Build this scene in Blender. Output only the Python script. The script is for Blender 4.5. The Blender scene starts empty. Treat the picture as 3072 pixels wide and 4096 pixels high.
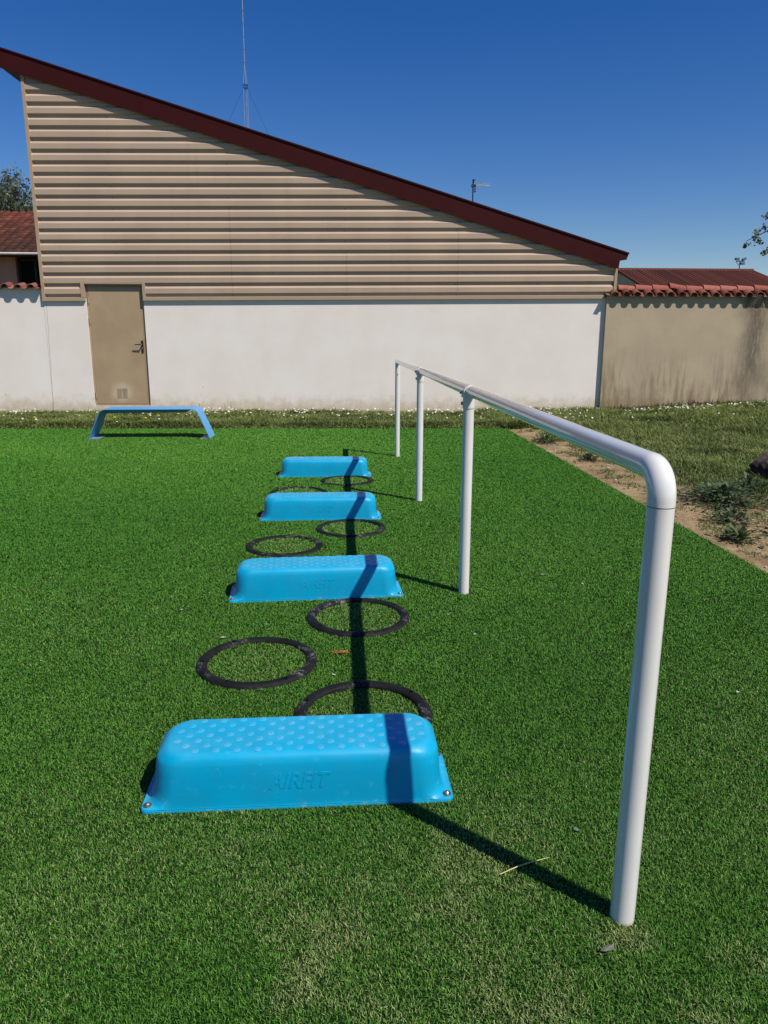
import bpy, bmesh, math, random
import numpy as np
from mathutils import Vector, Matrix
random.seed(7)
rng = np.random.default_rng(11)
SC = bpy.context.scene
COL = SC.collection
R = math.radians

# ------------------------------------------------------------------ camera
CAM_H = 1.3
cr = Vector((0.99824157, -0.05923978, 0.00210281))
cu = Vector((0.01148528, 0.22809543, 0.97357104))
cf = Vector((0.05815378, 0.97183493, -0.22837472))
cam = bpy.data.cameras.new('camera')
cam.sensor_fit = 'VERTICAL'; cam.sensor_height = 36.0; cam.sensor_width = 27.0
cam.lens = 26.267; cam.clip_start = 0.05; cam.clip_end = 3000
co = bpy.data.objects.new('camera', cam); COL.objects.link(co)
M = Matrix((cr, cu, -cf)).transposed().to_4x4(); M.translation = Vector((0, 0, CAM_H))
co.matrix_world = M
SC.camera = co

# ------------------------------------------------------------------ light
SUN = Vector((0.578, -0.545, 1.043)).normalized()          # direction to the sun
elev = math.asin(SUN.z); azim = math.atan2(SUN.x, SUN.y)    # azimuth clockwise from +Y
w = bpy.data.worlds.new('World'); SC.world = w; w.use_nodes = True
nt = w.node_tree; bg = nt.nodes['Background']
sky = nt.nodes.new('ShaderNodeTexSky'); sky.sky_type = 'NISHITA'; sky.sun_disc = False
sky.sun_elevation = elev; sky.sun_rotation = azim
sky.air_density = 1.0; sky.dust_density = 0.25; sky.ozone_density = 3.0; sky.altitude = 200
hs = nt.nodes.new('ShaderNodeHueSaturation'); hs.inputs['Saturation'].default_value = 1.41; hs.inputs['Value'].default_value = 1.78; hs.inputs['Hue'].default_value = .516
nt.links.new(sky.outputs[0], hs.inputs['Color']); nt.links.new(hs.outputs[0], bg.inputs[0]); bg.inputs[1].default_value = 0.05
sl = bpy.data.lights.new('sun', 'SUN'); sl.energy = 5.0; sl.angle = R(0.5); sl.color = (1.0, 0.935, 0.845)
so = bpy.data.objects.new('sun', sl); COL.objects.link(so)
so.rotation_euler = SUN.to_track_quat('Z', 'Y').to_euler(); so.location = (4, -4, 8)
SC.view_settings.view_transform = 'Standard'; SC.view_settings.look = 'None'
SC.view_settings.exposure = 0.05; SC.view_settings.gamma = 1.0

# ------------------------------------------------------------------ materials
def lin(r, g, b):
    return tuple(((c/255/12.92) if c/255 <= .04045 else ((c/255+.055)/1.055)**2.4) for c in (r, g, b)) + (1.0,)

class NT:
    def __init__(s, name, rough=.6, spec=.5):
        s.m = bpy.data.materials.new(name); s.m.use_nodes = True
        s.t = s.m.node_tree; s.b = s.t.nodes['Principled BSDF']
        s.b.inputs['Roughness'].default_value = rough
        s.b.inputs['Specular IOR Level'].default_value = spec
    def n(s, ty, **k):
        o = s.t.nodes.new(ty)
        for a, v in k.items(): setattr(o, a, v)
        return o
    def l(s, a, b): s.t.links.new(a, b)
    def inp(s, sock, v):
        if isinstance(v, bpy.types.NodeSocket): s.l(v, sock)
        else: sock.default_value = v
    def pos(s):
        if not hasattr(s, '_p'): s._p = s.n('ShaderNodeTexCoord').outputs['Object']
        return s._p
    def xyz(s):
        if not hasattr(s, '_x'):
            o = s.n('ShaderNodeSeparateXYZ'); s.l(s.pos(), o.inputs[0]); s._x = o.outputs
        return s._x
    def noise(s, scale, detail=4, rough=.55, stretch=(1, 1, 1)):
        mp = s.n('ShaderNodeMapping'); s.l(s.pos(), mp.inputs[0]); mp.inputs['Scale'].default_value = stretch
        o = s.n('ShaderNodeTexNoise'); s.l(mp.outputs[0], o.inputs['Vector'])
        o.inputs['Scale'].default_value = scale; o.inputs['Detail'].default_value = detail; o.inputs['Roughness'].default_value = rough
        return o.outputs[0]
    def vor(s, scale, feature='F1', out=0):
        o = s.n('ShaderNodeTexVoronoi'); o.feature = feature; s.l(s.pos(), o.inputs['Vector']); o.inputs['Scale'].default_value = scale
        return o.outputs[out]
    def math(s, op, a, b=0.0, c=None):
        o = s.n('ShaderNodeMath', operation=op); s.inp(o.inputs[0], a); s.inp(o.inputs[1], b)
        if c is not None: s.inp(o.inputs[2], c)
        return o.outputs[0]
    def ramp(s, v, a, b, lo=0.0, hi=1.0):       # smooth map of v from [a,b] to [lo,hi]
        o = s.n('ShaderNodeMapRange', interpolation_type='SMOOTHSTEP'); s.l(v, o.inputs['Value'])
        o.inputs['From Min'].default_value = a; o.inputs['From Max'].default_value = b
        o.inputs['To Min'].default_value = lo; o.inputs['To Max'].default_value = hi
        return o.outputs[0]
    def mix(s, f, a, b, mode='MIX'):
        o = s.n('ShaderNodeMix', data_type='RGBA', blend_type=mode)
        s.inp(o.inputs[0], f); s.inp(o.inputs[6], a); s.inp(o.inputs[7], b)
        return o.outputs[2]
    def attr(s, name='col'):
        o = s.n('ShaderNodeAttribute'); o.attribute_name = name; return o.outputs['Color']
    def color(s, v): s.inp(s.b.inputs['Base Color'], v); return s
    def rough(s, v): s.inp(s.b.inputs['Roughness'], v); return s
    def bump(s, h, strength=.3, dist=.01):
        o = s.n('ShaderNodeBump'); o.inputs['Strength'].default_value = strength; o.inputs['Distance'].default_value = dist
        s.l(h, o.inputs['Height']); s.l(o.outputs[0], s.b.inputs['Normal']); return s

def simple(name, col, rough=.6, spec=.5, var=.12, scale=6.0, metal=0.0):
    q = NT(name, rough, spec); c = lin(*col)
    d = tuple(x*(1-var) for x in c[:3]) + (1,)
    q.color(q.mix(q.ramp(q.noise(scale, 5), .35, .65), c, d)); q.b.inputs['Metallic'].default_value = metal
    return q.m

MT = {}
# white stucco of the shed base
q = NT('white_render', .85, .25)
n1 = q.noise(1.3, 5, .6); n2 = q.noise(7, 6, .65); z = q.xyz()[2]
c = q.mix(q.ramp(n1, .35, .65), lin(236, 228, 218), lin(232, 222, 211))
zz = q.math('ADD', z, q.math('MULTIPLY', q.math('SUBTRACT', n2, .5), .5))
c = q.mix(q.ramp(zz, .36, .04, 0, .7), c, lin(192, 172, 136))
c = q.mix(q.ramp(q.noise(2.2, 6, .7, (1, 1, .35)), .55, .75, 0, .12), c, lin(200, 190, 176))
c = q.mix(q.ramp(q.vor(2.1), .035, .02, 0, .5), c, lin(150, 140, 128))
q.color(c).bump(q.noise(160, 3), .35, .004); MT['white'] = q.m
# beige wall with streaks, moss foot and a spout stain
q = NT('beige_render', .9, .2)
x, y, z = q.xyz()
n1 = q.noise(1.6, 5, .6); st = q.noise(9, 6, .7, (1, 1, .12)); fi = q.noise(26, 6, .7, (1, 1, .25))
c = q.mix(q.ramp(n1, .35, .65), lin(182, 167, 138), lin(174, 159, 134))
low = q.ramp(z, 1.35, .1, 0, 1)
c = q.mix(q.math('MULTIPLY', q.ramp(st, .42, .68, 0, .9), low), c, lin(116, 102, 82))
c = q.mix(q.math('MULTIPLY', q.ramp(q.noise(2.4, 6, .65), .42, .66, 0, .75), q.ramp(z, .75, .05)), c, lin(138, 112, 88))
foot = q.math('ADD', z, q.math('MULTIPLY', q.math('SUBTRACT', fi, .5), -.3))
c = q.mix(q.ramp(foot, .33, .12, 0, .5), c, lin(140, 122, 98))
c = q.mix(q.ramp(q.math('SUBTRACT', foot, q.ramp(x, 4.7, 6.6, 0, .09)), .15, .075, 0, .95), c, lin(44, 36, 22))
xs = q.math('SUBTRACT', q.math('ADD', x, q.math('MULTIPLY', q.math('SUBTRACT', q.noise(1.7, 4), .5), .55)), 7.13)
core = q.ramp(q.math('ABSOLUTE', xs), .42, .02); core = q.math('MULTIPLY', core, q.ramp(fi, .3, .55, .45, 1))
core = q.math('MULTIPLY', core, q.ramp(z, .15, .9, .35, 1))
c = q.mix(q.math('MULTIPLY', core, .72), c, lin(74, 66, 60))
xm = q.math('SUBTRACT', x, 4.66)
c = q.mix(q.math('MULTIPLY', q.ramp(q.math('ADD', z, q.math('MULTIPLY', xm, 1.2)), .34, .16), q.ramp(q.noise(14, 5), .45, .6, 0, .8)), c, lin(140, 122, 60))
q.color(c).bump(q.noise(120, 4), .4, .005); MT['beige'] = q.m
MT['siding'] = None
q = NT('beige_steel', .48, .35)
c = q.mix(q.ramp(q.noise(1.1, 4), .35, .65), lin(185, 162, 139), lin(177, 155, 133))
c = q.mix(q.ramp(q.noise(7, 6, .7, (1, 1, .06)), .52, .74, 0, .15), c, lin(146, 126, 102)); q.color(c); MT['siding'] = q.m
MT['trim'] = simple('beige_trim_steel', (174, 152, 125), .45, .4, .05, 2)
MT['screw'] = simple('screw_steel', (92, 78, 60), .5)
# door with pale sprayed patch round the vent
q = NT('door_paint', .42, .4); x, y, z = q.xyz()
dx = q.math('SUBTRACT', x, -3.70); dz = q.math('SUBTRACT', z, .37)
rr = q.math('SQRT', q.math('ADD', q.math('MULTIPLY', dx, dx), q.math('MULTIPLY', q.math('MULTIPLY', dz, dz), 1.35)))
rr = q.math('ADD', rr, q.math('MULTIPLY', q.math('SUBTRACT', q.noise(9, 5), .5), .14))
c = q.mix(q.ramp(q.noise(1.8, 5), .35, .65), lin(176, 152, 120), lin(166, 142, 113))
c = q.mix(q.ramp(rr, .25, .10, 0, .62), c, lin(202, 186, 160))
c = q.mix(q.ramp(q.noise(30, 5, .7), .66, .74, 0, .4), c, lin(206, 190, 160)); q.color(c); MT['door'] = q.m
MT['fascia'] = simple('maroon_steel', (60, 17, 17), .6, .12, .10, 1.5)
MT['soffit'] = simple('dark_soffit', (40, 34, 30), .7)
MT['black'] = simple('dark_void', (14, 13, 13), .8, .2)
MT['handle'] = simple('bronze_handle', (52, 36, 26), .3, .5)
MT['chrome'] = simple('chrome', (205, 205, 208), .12, .5, .03, 5, 1.0)
q = NT('white_paint', .13, .55)
mk = q.math('MULTIPLY', q.ramp(q.noise(40, 6, .75), .69, .72), .6)
c = q.mix(q.ramp(q.noise(3, 4), .35, .65), lin(226, 224, 218), lin(221, 219, 212))
c = q.mix(mk, c, lin(120, 116, 108)); q.color(c).rough(q.ramp(q.noise(9, 5), .3, .7, .05, .12))
q.b.inputs['Coat Weight'].default_value = .5; q.b.inputs['Coat Roughness'].default_value = .02; MT['rail'] = q.m
MT['groove'] = simple('dark_groove', (40, 40, 38), .6)
MT['bolt'] = simple('galvanised_bolt', (150, 146, 138), .35, .5, .3, 60, .8)
# blue moulded plastic
def plastic(name, base, worn):
    q = NT(name, .38, .45)
    c = q.mix(q.ramp(q.noise(7, 5, .6), .3, .7), lin(*base), tuple(x*.88 for x in lin(*base)[:3]) + (1,))
    c = q.mix(q.ramp(q.noise(38, 6, .7), .58, .76, 0, .6), c, lin(*worn))
    z = q.xyz()[2]; g = q.n('ShaderNodeNewGeometry').outputs['Normal']
    sp = q.n('ShaderNodeSeparateXYZ'); q.l(g, sp.inputs[0])
    c = q.mix(q.math('MULTIPLY', q.ramp(sp.outputs[2], .75, .95), q.ramp(q.noise(5, 6, .7), .35, .75, .05, .42)), c, lin(*worn))
    c = q.mix(q.math('MULTIPLY', q.ramp(z, .022, .012), q.ramp(q.noise(30, 5, .7), .55, .68, 0, .35)), c, lin(150, 165, 175))
    q.color(c).rough(q.ramp(q.noise(14, 5), .3, .7, .33, .5)).bump(q.noise(240, 3), .12, .002)
    return q.m
MT['blue'] = plastic('blue_plastic', (0, 158, 200), (80, 178, 204))
MT['dot'] = plastic('worn_blue_plastic', (46, 164, 204), (126, 176, 204))
q = NT('rubber', .7, .22)
c = q.mix(q.ramp(q.noise(12, 6, .7), .35, .7), lin(15, 16, 16), lin(27, 28, 28))
c = q.mix(q.math('MULTIPLY', q.ramp(q.noise(34, 8, .75, (1, .5, 1)), .50, .70), q.ramp(q.noise(4, 3), .48, .6)), c, lin(128, 128, 122))
q.color(c).bump(q.noise(60, 6, .7), .4, .004); MT['rubber'] = q.m
MT['chip'] = simple('chipped_plastic', (186, 190, 206), .8, .2, .2, 60)
MT['bench'] = simple('blue_powder_coat', (82, 154, 206), .45, .4, .06, 4)
MT['bench_foot'] = simple('worn_blue_plate', (120, 140, 168), .5, .4, .2, 20)
# attribute driven
def attrmat(name, rough, spec=.3, trans=0.0, var=True):
    q = NT(name, rough, spec); c = q.attr()
    q.color(c)
    if trans:
        t = q.n('ShaderNodeBsdfTranslucent'); q.l(c, t.inputs[0])
        mx = q.n('ShaderNodeMixShader'); mx.inputs[0].default_value = trans
        q.l(q.b.outputs[0], mx.inputs[1]); q.l(t.outputs[0], mx.inputs[2])
        q.l(mx.outputs[0], q.t.nodes['Material Output'].inputs[0])
    return q.m
MT['turf'] = attrmat('turf_fibre', .55, .14)
MT['grass'] = attrmat('grass_blade', .55, .3, .22)
MT['leaf'] = attrmat('leaf', .5, .35, .25)
MT['petal'] = attrmat('petal', .7, .2, .2)
q = NT('tile_clay', .85, .2); cc = q.attr()
c = q.mix(q.ramp(q.noise(22, 6, .7), .5, .7, 0, .75), cc, lin(92, 66, 52))
c = q.mix(q.ramp(q.noise(40, 5, .7), .6, .72, 0, .6), c, lin(160, 130, 96)); q.color(c).bump(q.noise(90, 4), .3, .004); MT['tile'] = q.m
q = NT('turf_backing', .9, .1); q.color(q.mix(q.ramp(q.noise(120, 4), .35, .65), lin(14, 32, 8), lin(30, 58, 16))); MT['backing'] = q.m
q = NT('soil', .95, .15)
n1 = q.noise(3, 6, .65); n2 = q.noise(30, 6, .7); n3 = q.noise(.9, 4)
c = q.mix(q.ramp(n1, .35, .65), lin(168, 146, 110), lin(134, 113, 82))
c = q.mix(q.ramp(n2, .5, .68, 0, .8), c, lin(98, 80, 58)); c = q.mix(q.ramp(n2, .38, .28, 0, .6), c, lin(186, 168, 138))
c = q.mix(q.attr('grassy'), c, q.mix(q.ramp(n1, .4, .6), lin(74, 84, 36), lin(56, 66, 26)))
q.color(c).bump(q.math('ADD', n2, q.noise(90, 4)), .7, .02); MT['soil'] = q.m
q = NT('far_ground', .95, .1); q.color(q.mix(q.ramp(q.noise(.6, 6), .4, .6), lin(72, 84, 40), lin(110, 104, 66))); MT['far'] = q.m
MT['pink'] = simple('pink_render', (196, 150, 134), .9, .2, .1, 3)
MT['cream'] = simple('cream_render', (190, 176, 150), .9, .2, .12, 2)
MT['bark'] = simple('bark', (86, 74, 60), .9, .2, .3, 12)
MT['steel'] = simple('galvanised_steel', (168, 174, 180), .4, .5, .1, 3, .3)
MT['darksteel'] = simple('dark_steel', (52, 56, 66), .5, .4)
MT['lightgrey'] = simple('light_grey_metal', (205, 205, 198), .45)
MT['glass'] = simple('dark_glass', (8, 8, 8), .5, .1)
MT['frame'] = simple('dark_window_frame', (50, 34, 28), .6)
MT['zinc'] = simple('pale_zinc', (206, 204, 202), .4)
MT['wood'] = simple('weathered_wood', (74, 64, 60), .9, .2, .5, 18)
MT['lens'] = simple('lamp_glass', (90, 104, 120), .15, .5)
MT['mortar'] = simple('mortar', (168, 150, 118), .95, .1, .3, 14)

# ------------------------------------------------------------------ builders
def link(name, me, m=None, parent=None, smooth=False):
    o = bpy.data.objects.new(name, me); COL.objects.link(o)
    if m is not None:
        for k in (m if isinstance(m, (list, tuple)) else [m]): me.materials.append(k)
    if parent is not None: o.parent = parent
    if smooth:
        me.polygons.foreach_set('use_smooth', np.ones(len(me.polygons), dtype=bool))
    return o
def obj(name, bm, m, parent=None, smooth=False, recalc=True):
    if recalc: bmesh.ops.recalc_face_normals(bm, faces=bm.faces)
    me = bpy.data.meshes.new(name); bm.to_mesh(me); bm.free()
    return link(name, me, m, parent, smooth)
def auto_smooth(o, ang=35):
    me = o.data; bm = bmesh.new(); bm.from_mesh(me)
    for f in bm.faces: f.smooth = True
    for e in bm.edges:
        e.smooth = not (len(e.link_faces) == 2 and e.calc_face_angle(0) > R(ang))
    bm.to_mesh(me); bm.free(); return o
def tag(o, label, cat, group=None):
    o['label'] = label; o['category'] = cat
    if group: o['group'] = group
    return o
def kind(o, k): o['kind'] = k; return o
def empty(name, loc=(0, 0, 0), rz=0):
    o = bpy.data.objects.new(name, None); COL.objects.link(o); o.location = loc; o.rotation_euler = (0, 0, rz); o.empty_display_size = .1
    return o
def copy_tree(o, parent=None):
    c = o.copy(); COL.objects.link(c)
    if parent is not None: c.parent = parent
    for ch in list(o.children): copy_tree(ch, c)
    return c
def quad(bm, *ps, mi=0):
    f = bm.faces.new([bm.verts.new(p) for p in ps]); f.material_index = mi; return f
def box(bm, x0, x1, y0, y1, z0, z1, mi=0):
    v = [bm.verts.new((x, y, z)) for z in (z0, z1) for y in (y0, y1) for x in (x0, x1)]
    for i in ((0, 2, 3, 1), (4, 5, 7, 6), (0, 1, 5, 4), (2, 6, 7, 3), (0, 4, 6, 2), (1, 3, 7, 5)):
        bm.faces.new([v[k] for k in i]).material_index = mi
def prism(bm, pts, y0, y1, mi=0):      # polygon in (x,z) between two depths
    a = [bm.verts.new((x, y0, z)) for x, z in pts]; b = [bm.verts.new((x, y1, z)) for x, z in pts]
    n = len(pts)
    bm.faces.new(a).material_index = mi; bm.faces.new(b[::-1]).material_index = mi
    for i in range(n): bm.faces.new((a[i], b[i], b[(i+1) % n], a[(i+1) % n])).material_index = mi
def tube(bm, pts, r, seg=12, caps=True, mi=0):
    pts = [Vector(p) for p in pts]; n = len(pts); rs = r if isinstance(r, (list, tuple)) else [r]*n
    rings = []; ref = None
    for i, p in enumerate(pts):
        d = (pts[min(i+1, n-1)]-pts[max(i-1, 0)]).normalized()
        if ref is None: ref = Vector((0, 0, 1)) if abs(d.z) < .9 else Vector((1, 0, 0))
        u = (ref - d*ref.dot(d)).normalized(); v = d.cross(u); ref = u
        rings.append([bm.verts.new(p + (u*math.cos(t)+v*math.sin(t))*rs[i]) for t in (2*math.pi*k/seg for k in range(seg))])
    for a, b in zip(rings, rings[1:]):
        for k in range(seg): bm.faces.new((a[k], a[(k+1) % seg], b[(k+1) % seg], b[k])).material_index = mi
    if caps:
        bm.faces.new(rings[0][::-1]).material_index = mi; bm.faces.new(rings[-1]).material_index = mi
def disc(bm, c, nrm, r, h, seg=10, mi=0):
    c = Vector(c); nrm = Vector(nrm).normalized(); tube(bm, [c, c+nrm*h], r, seg, True, mi)
def dome(bm, c, r, h, seg=10, mi=0):
    c = Vector(c); prev = None
    for k in range(4):
        t = k/3*math.pi/2*.92
        ring = [bm.verts.new(c+Vector((r*math.cos(t)*math.cos(a), r*math.cos(t)*math.sin(a), h*math.sin(t)))) for a in (2*math.pi*i/seg for i in range(seg))]
        if prev:
            for i in range(seg): bm.faces.new((prev[i], prev[(i+1) % seg], ring[(i+1) % seg], ring[i])).material_index = mi
        prev = ring
    bm.faces.new(prev).material_index = mi
def rrect(a, b, r, n=8):
    P = []
    for cx, cy, t0 in ((a-r, b-r, 0), (-(a-r), b-r, 90), (-(a-r), -(b-r), 180), (a-r, -(b-r), 270)):
        for k in range(n+1):
            t = R(t0+90*k/n); P.append((cx+r*math.cos(t), cy+r*math.sin(t)))
    return P
def loft(bm, levels, n=8, mi=0, bottom=False):
    rings = [[bm.verts.new((x, y, z)) for x, y in rrect(a, b, r, n)] for z, a, b, r in levels]
    m = len(rings[0])
    for p, q_ in zip(rings, rings[1:]):
        for i in range(m): bm.faces.new((p[i], p[(i+1) % m], q_[(i+1) % m], q_[i])).material_index = mi
    bm.faces.new(rings[-1]).material_index = mi
    if bottom: bm.faces.new(rings[0][::-1]).material_index = mi

def set_col(me, cols, name='col', domain='POINT'):
    a = me.attributes.new(name, 'FLOAT_COLOR', domain)
    c = np.ones((len(cols), 4), dtype=np.float32); c[:, :3] = cols
    a.data.foreach_set('color', c.ravel())
def raw_mesh(name, V, sizes, idx):
    me = bpy.data.meshes.new(name)
    me.vertices.add(len(V)); me.vertices.foreach_set('co', np.ascontiguousarray(V, dtype=np.float32).ravel())
    me.loops.add(len(idx)); me.loops.foreach_set('vertex_index', np.ascontiguousarray(idx, dtype=np.int32))
    st = np.zeros(len(sizes), dtype=np.int32); st[1:] = np.cumsum(sizes)[:-1]
    me.polygons.add(len(sizes)); me.polygons.foreach_set('loop_start', st)
    me.update(calc_edges=True)
    return me
def blades(name, P, h, wd, lean, az, curl, cols, tipmul=1.25, rootmul=.6):
    """each blade: 5 vertices, a quad and a tip triangle, bent along its azimuth"""
    n = len(P)
    d = np.stack([np.cos(az), np.sin(az), np.zeros(n)], 1); s = np.stack([-np.sin(az+curl), np.cos(az+curl), np.zeros(n)], 1)
    up = np.array([0, 0, 1.0])
    mid = P + up*(h*.58)[:, None] + d*(h*lean*.38)[:, None]
    d2 = np.stack([np.cos(az+curl), np.sin(az+curl), np.zeros(n)], 1)
    tip = mid + up*(h*.42*(1-.55*np.clip(lean, 0, 1.5)))[:, None] + d2*(h*lean*.72)[:, None]
    hw = (wd*.5)[:, None]
    V = np.stack([P-s*hw, P+s*hw, mid+s*hw*.9, mid-s*hw*.9, tip], 1).reshape(-1, 3)
    b = np.arange(n)*5
    idx = np.stack([b, b+1, b+2, b+3, b+3, b+2, b+4], 1).ravel()
    sizes = np.tile(np.array([4, 3]), n)
    me = raw_mesh(name, V, sizes, idx)
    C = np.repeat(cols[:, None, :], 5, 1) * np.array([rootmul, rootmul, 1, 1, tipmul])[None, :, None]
    set_col(me, C.reshape(-1, 3))
    return me
def vnoise(x, y, scale, seed):
    r = np.random.default_rng(seed); G = r.random((64, 64))
    u = x*scale; v = y*scale; i = np.floor(u).astype(int); j = np.floor(v).astype(int); a = u-i; b = v-j
    a = a*a*(3-2*a); b = b*b*(3-2*b)
    g = lambda p, q_: G[p % 64, q_ % 64]
    return (g(i, j)*(1-a)+g(i+1, j)*a)*(1-b)+(g(i, j+1)*(1-a)+g(i+1, j+1)*a)*b
def fbm(x, y, scale, seed, o=4):
    t = 0; amp = 1; tot = 0
    for k in range(o): t = t+amp*vnoise(x+13.7*k, y-7.1*k, scale*2**k, seed+k); tot += amp; amp *= .55
    return t/tot
def leaf_cards(name, C, size, cols, m, parent=None, jit=1.0):
    n = len(C)
    a = rng.normal(size=(n, 3)); a /= np.linalg.norm(a, axis=1)[:, None]
    b = np.cross(a, rng.normal(size=(n, 3))); b /= np.linalg.norm(b, axis=1)[:, None]
    c = np.cross(a, b)
    L = size[:, None]; W = L*.62
    V = np.stack([C-a*L*.5, C+b*W*.5+c*L*.08, C+a*L*.5, C-b*W*.5+c*L*.08], 1).reshape(-1, 3)
    i = np.arange(n)*4
    me = raw_mesh(name, V, np.full(n, 4), np.stack([i, i+1, i+2, i+3], 1).ravel())
    set_col(me, np.repeat(cols, 4, 0))
    return link(name, me, m, parent)

# wall frame: S runs along the shed front, depth away from the camera is +y of this frame
WA = R(-1.5); WO = Vector((0, 13.03, 0))
def wall_frame(o):
    o.location = WO; o.rotation_euler = (0, 0, WA); return o
def wpt(s, z, back=0.0):
    return WO + Vector((s*math.cos(WA)-back*math.sin(WA), s*math.sin(WA)+back*math.cos(WA), z))

# ------------------------------------------------------------------ ground
TX1, TY1 = 2.40, 10.93
def turf_far(x): return 10.76 - .035*(x)      # far edge of the carpet
def soil_h(x, y):
    h = (fbm(x, y, 1.1, 3)-.5)*.05 + (fbm(x, y, 5, 9)-.5)*.025
    t = np.clip((x-4.2)/3.2, 0, 1); t = t*t*(3-2*t); u = np.clip((y-9.0)/3.6, 0, 1); u = u*u*(3-2*u)
    h = h + .125*t*u
    t2 = np.clip((x-2.4)/.25, 0, 1); t3 = np.clip((y-turf_far(x)-.0)/.25, 0, 1)
    return h*np.maximum(t2, t3) - .006
def grassy(x, y):
    wdt = .52+.10*np.clip((9-y)/2, 0, 1)+.25*np.clip((6.3-y)/1.5, 0, 1)+.55*np.clip((4.8-y)/1.5, 0, 1)
    e = (fbm(x, y, 1.3, 21)-.5)*1.0 + (fbm(x, y, 5, 5)-.5)*.5
    g = np.clip((x-TX1-wdt+e*1.5)/.4, 0, 1)
    s = np.clip((y-turf_far(x)-.03+e*.22)/.12, 0, 1)
    return np.maximum(g, s)
bm = bmesh.new(); quad(bm, (-900, -900, -.06), (900, -900, -.06), (900, 900, -.06), (-900, 900, -.06))
kind(obj('ground', bm, MT['far']), 'structure')
nx, ny = 300, 260
gx, gy = np.meshgrid(np.linspace(-9, 12, nx), np.linspace(-2.5, 13.4, ny), indexing='ij')
gz = soil_h(gx, gy); V = np.stack([gx, gy, gz], 2).reshape(-1, 3)
ii, jj = np.meshgrid(np.arange(nx-1), np.arange(ny-1), indexing='ij'); k0 = (ii*ny+jj).ravel()
me = raw_mesh('bare_soil', V, np.full(len(k0), 4), np.stack([k0, k0+ny, k0+ny+1, k0+1], 1).ravel())
g = grassy(gx, gy).reshape(-1); a = me.attributes.new('grassy', 'FLOAT', 'POINT'); a.data.foreach_set('value', g.astype(np.float32))
kind(link('bare_soil', me, MT['soil'], None, True), 'structure')
# carpet backing
bm = bmesh.new()
xs = np.linspace(-8.5, TX1, 40); edge = [(x, turf_far(x)+random.uniform(-.012, .012)) for x in xs]
ys = np.linspace(turf_far(TX1), -2, 40)[1:]; side = [(TX1+random.uniform(-.008, .008), y) for y in ys]
poly = edge + side + [(-8.5, -2)]
bm.faces.new([bm.verts.new((x, y, .002)) for x, y in poly])
kind(obj('turf_ground', bm, MT['backing']), 'structure')

STEPS = [(-.128, 2.000, .6), (-.129, 3.712, 3.0), (-.145, 5.390, 0.2), (-.144, 7.100, -.8)]
RINGS = [(.071, 2.395), (-.3455, 2.852), (.0785, 3.33), (-.357, 4.585), (.071, 5.01), (-.3525, 6.235), (.061, 6.76)]
POSTS = [1.424, 3.66, 5.887, 8.19]; RX = .6347; RH = 1.0426; PR = .0274
RO, RI = .2455, .1985

def cam_depth(x, y): return x*cf.x + y*cf.y + (0-CAM_H)*cf.z
def visible(x, y, mx=.28):
    dz = cam_depth(x, y); u = (x*cr.x+y*cr.y-CAM_H*cr.z)/dz; v = (x*cu.x+y*cu.y-CAM_H*cu.z)/dz
    return (np.abs(u) < .514+mx*3.4/dz) & (v > -.80)
def scatter(x0, x1, y0, y1, dens):
    n = int((x1-x0)*(y1-y0)*dens); return rng.uniform(x0, x1, n), rng.uniform(y0, y1, n)

def turf_points():
    X = []; Y = []; Wd = []
    ys = np.concatenate([np.arange(.75, 3, .25), np.arange(3, 11.4, .5)])
    for a_, b_ in zip(ys, np.append(ys[1:], 11.4)):
        d = cam_depth(0, .5*(a_+b_)); wd = max(.0012, .00066*d)
        dens = 1.75/(wd*(.0115+.0006*d)); half = .56*d+1.0
        x, y = scatter(-min(half, 7), min(half, 2.6), a_, b_, dens)
        k = visible(x, y); x = x[k]; y = y[k]
        inner = visible(x, y, .05); keep = inner | (rng.random(len(x)) < .42)      # sparser, wider fibres off to the sides
        x = x[keep]; y = y[keep]; inner = inner[keep]
        X.append(x); Y.append(y); Wd.append(np.where(inner, wd, wd*1.7))
    X = np.concatenate(X); Y = np.concatenate(Y); Wd = np.concatenate(Wd)
    k = (X < TX1+.012*rng.normal(size=len(X))) & (Y < turf_far(X)+.012*rng.normal(size=len(X)))
    for (cx, cy, a) in STEPS:
        dx = (X-cx)*math.cos(R(a))+(Y-cy)*math.sin(R(a)); dy = -(X-cx)*math.sin(R(a))+(Y-cy)*math.cos(R(a))
        k &= ~((np.abs(dx) < .441) & (np.abs(dy) < .128))
    for (cx, cy) in RINGS:
        r = np.hypot(X-cx, Y-cy); k &= ~((r < RO-.003) & (r > RI+.003))
    for py in POSTS: k &= np.hypot(X-RX-.003, Y-py) > PR+.002
    return X[k], Y[k], Wd[k]
X, Y, Wd = turf_points(); n = len(X); print('turf blades', n)
pale = np.clip((fbm(X, Y, 2.6, 41)-.50)*4.5, 0, 1)*np.clip((2.15-Y)/.9, 0, 1)
pale = np.maximum(pale, np.clip((fbm(X, Y, 3.1, 77)-.55)*5, 0, 1)*np.clip((1.75-Y)/.6, 0, 1)*np.clip((X+.1)/.5, 0, 1))
pale = pale*(.35+.75*np.clip((fbm(X, Y, 11, 53)-.35)*3.2, 0, 1))*.95
pale = np.maximum(pale, .22*np.clip((fbm(X, Y, 1.2, 52)-.5)*4, 0, 1)*np.clip((4.2-Y)/2, 0, 1))
pale = np.maximum(pale, .95*np.clip(1-np.hypot((X-.615)/.085, (Y-1.36)/.055), 0, 1)**.5)
for cx, cy in RINGS:
    r = np.hypot(X-cx, Y-cy); pale = np.maximum(pale, np.where(r < RI, .30, 0)*fbm(X, Y, 6, 4)*1.3)
big = fbm(X, Y, .55, 61)
A = np.array([.050, .168, .018]); B = np.array([.108, .260, .034]); Pc = np.array([.34, .39, .15])
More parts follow.
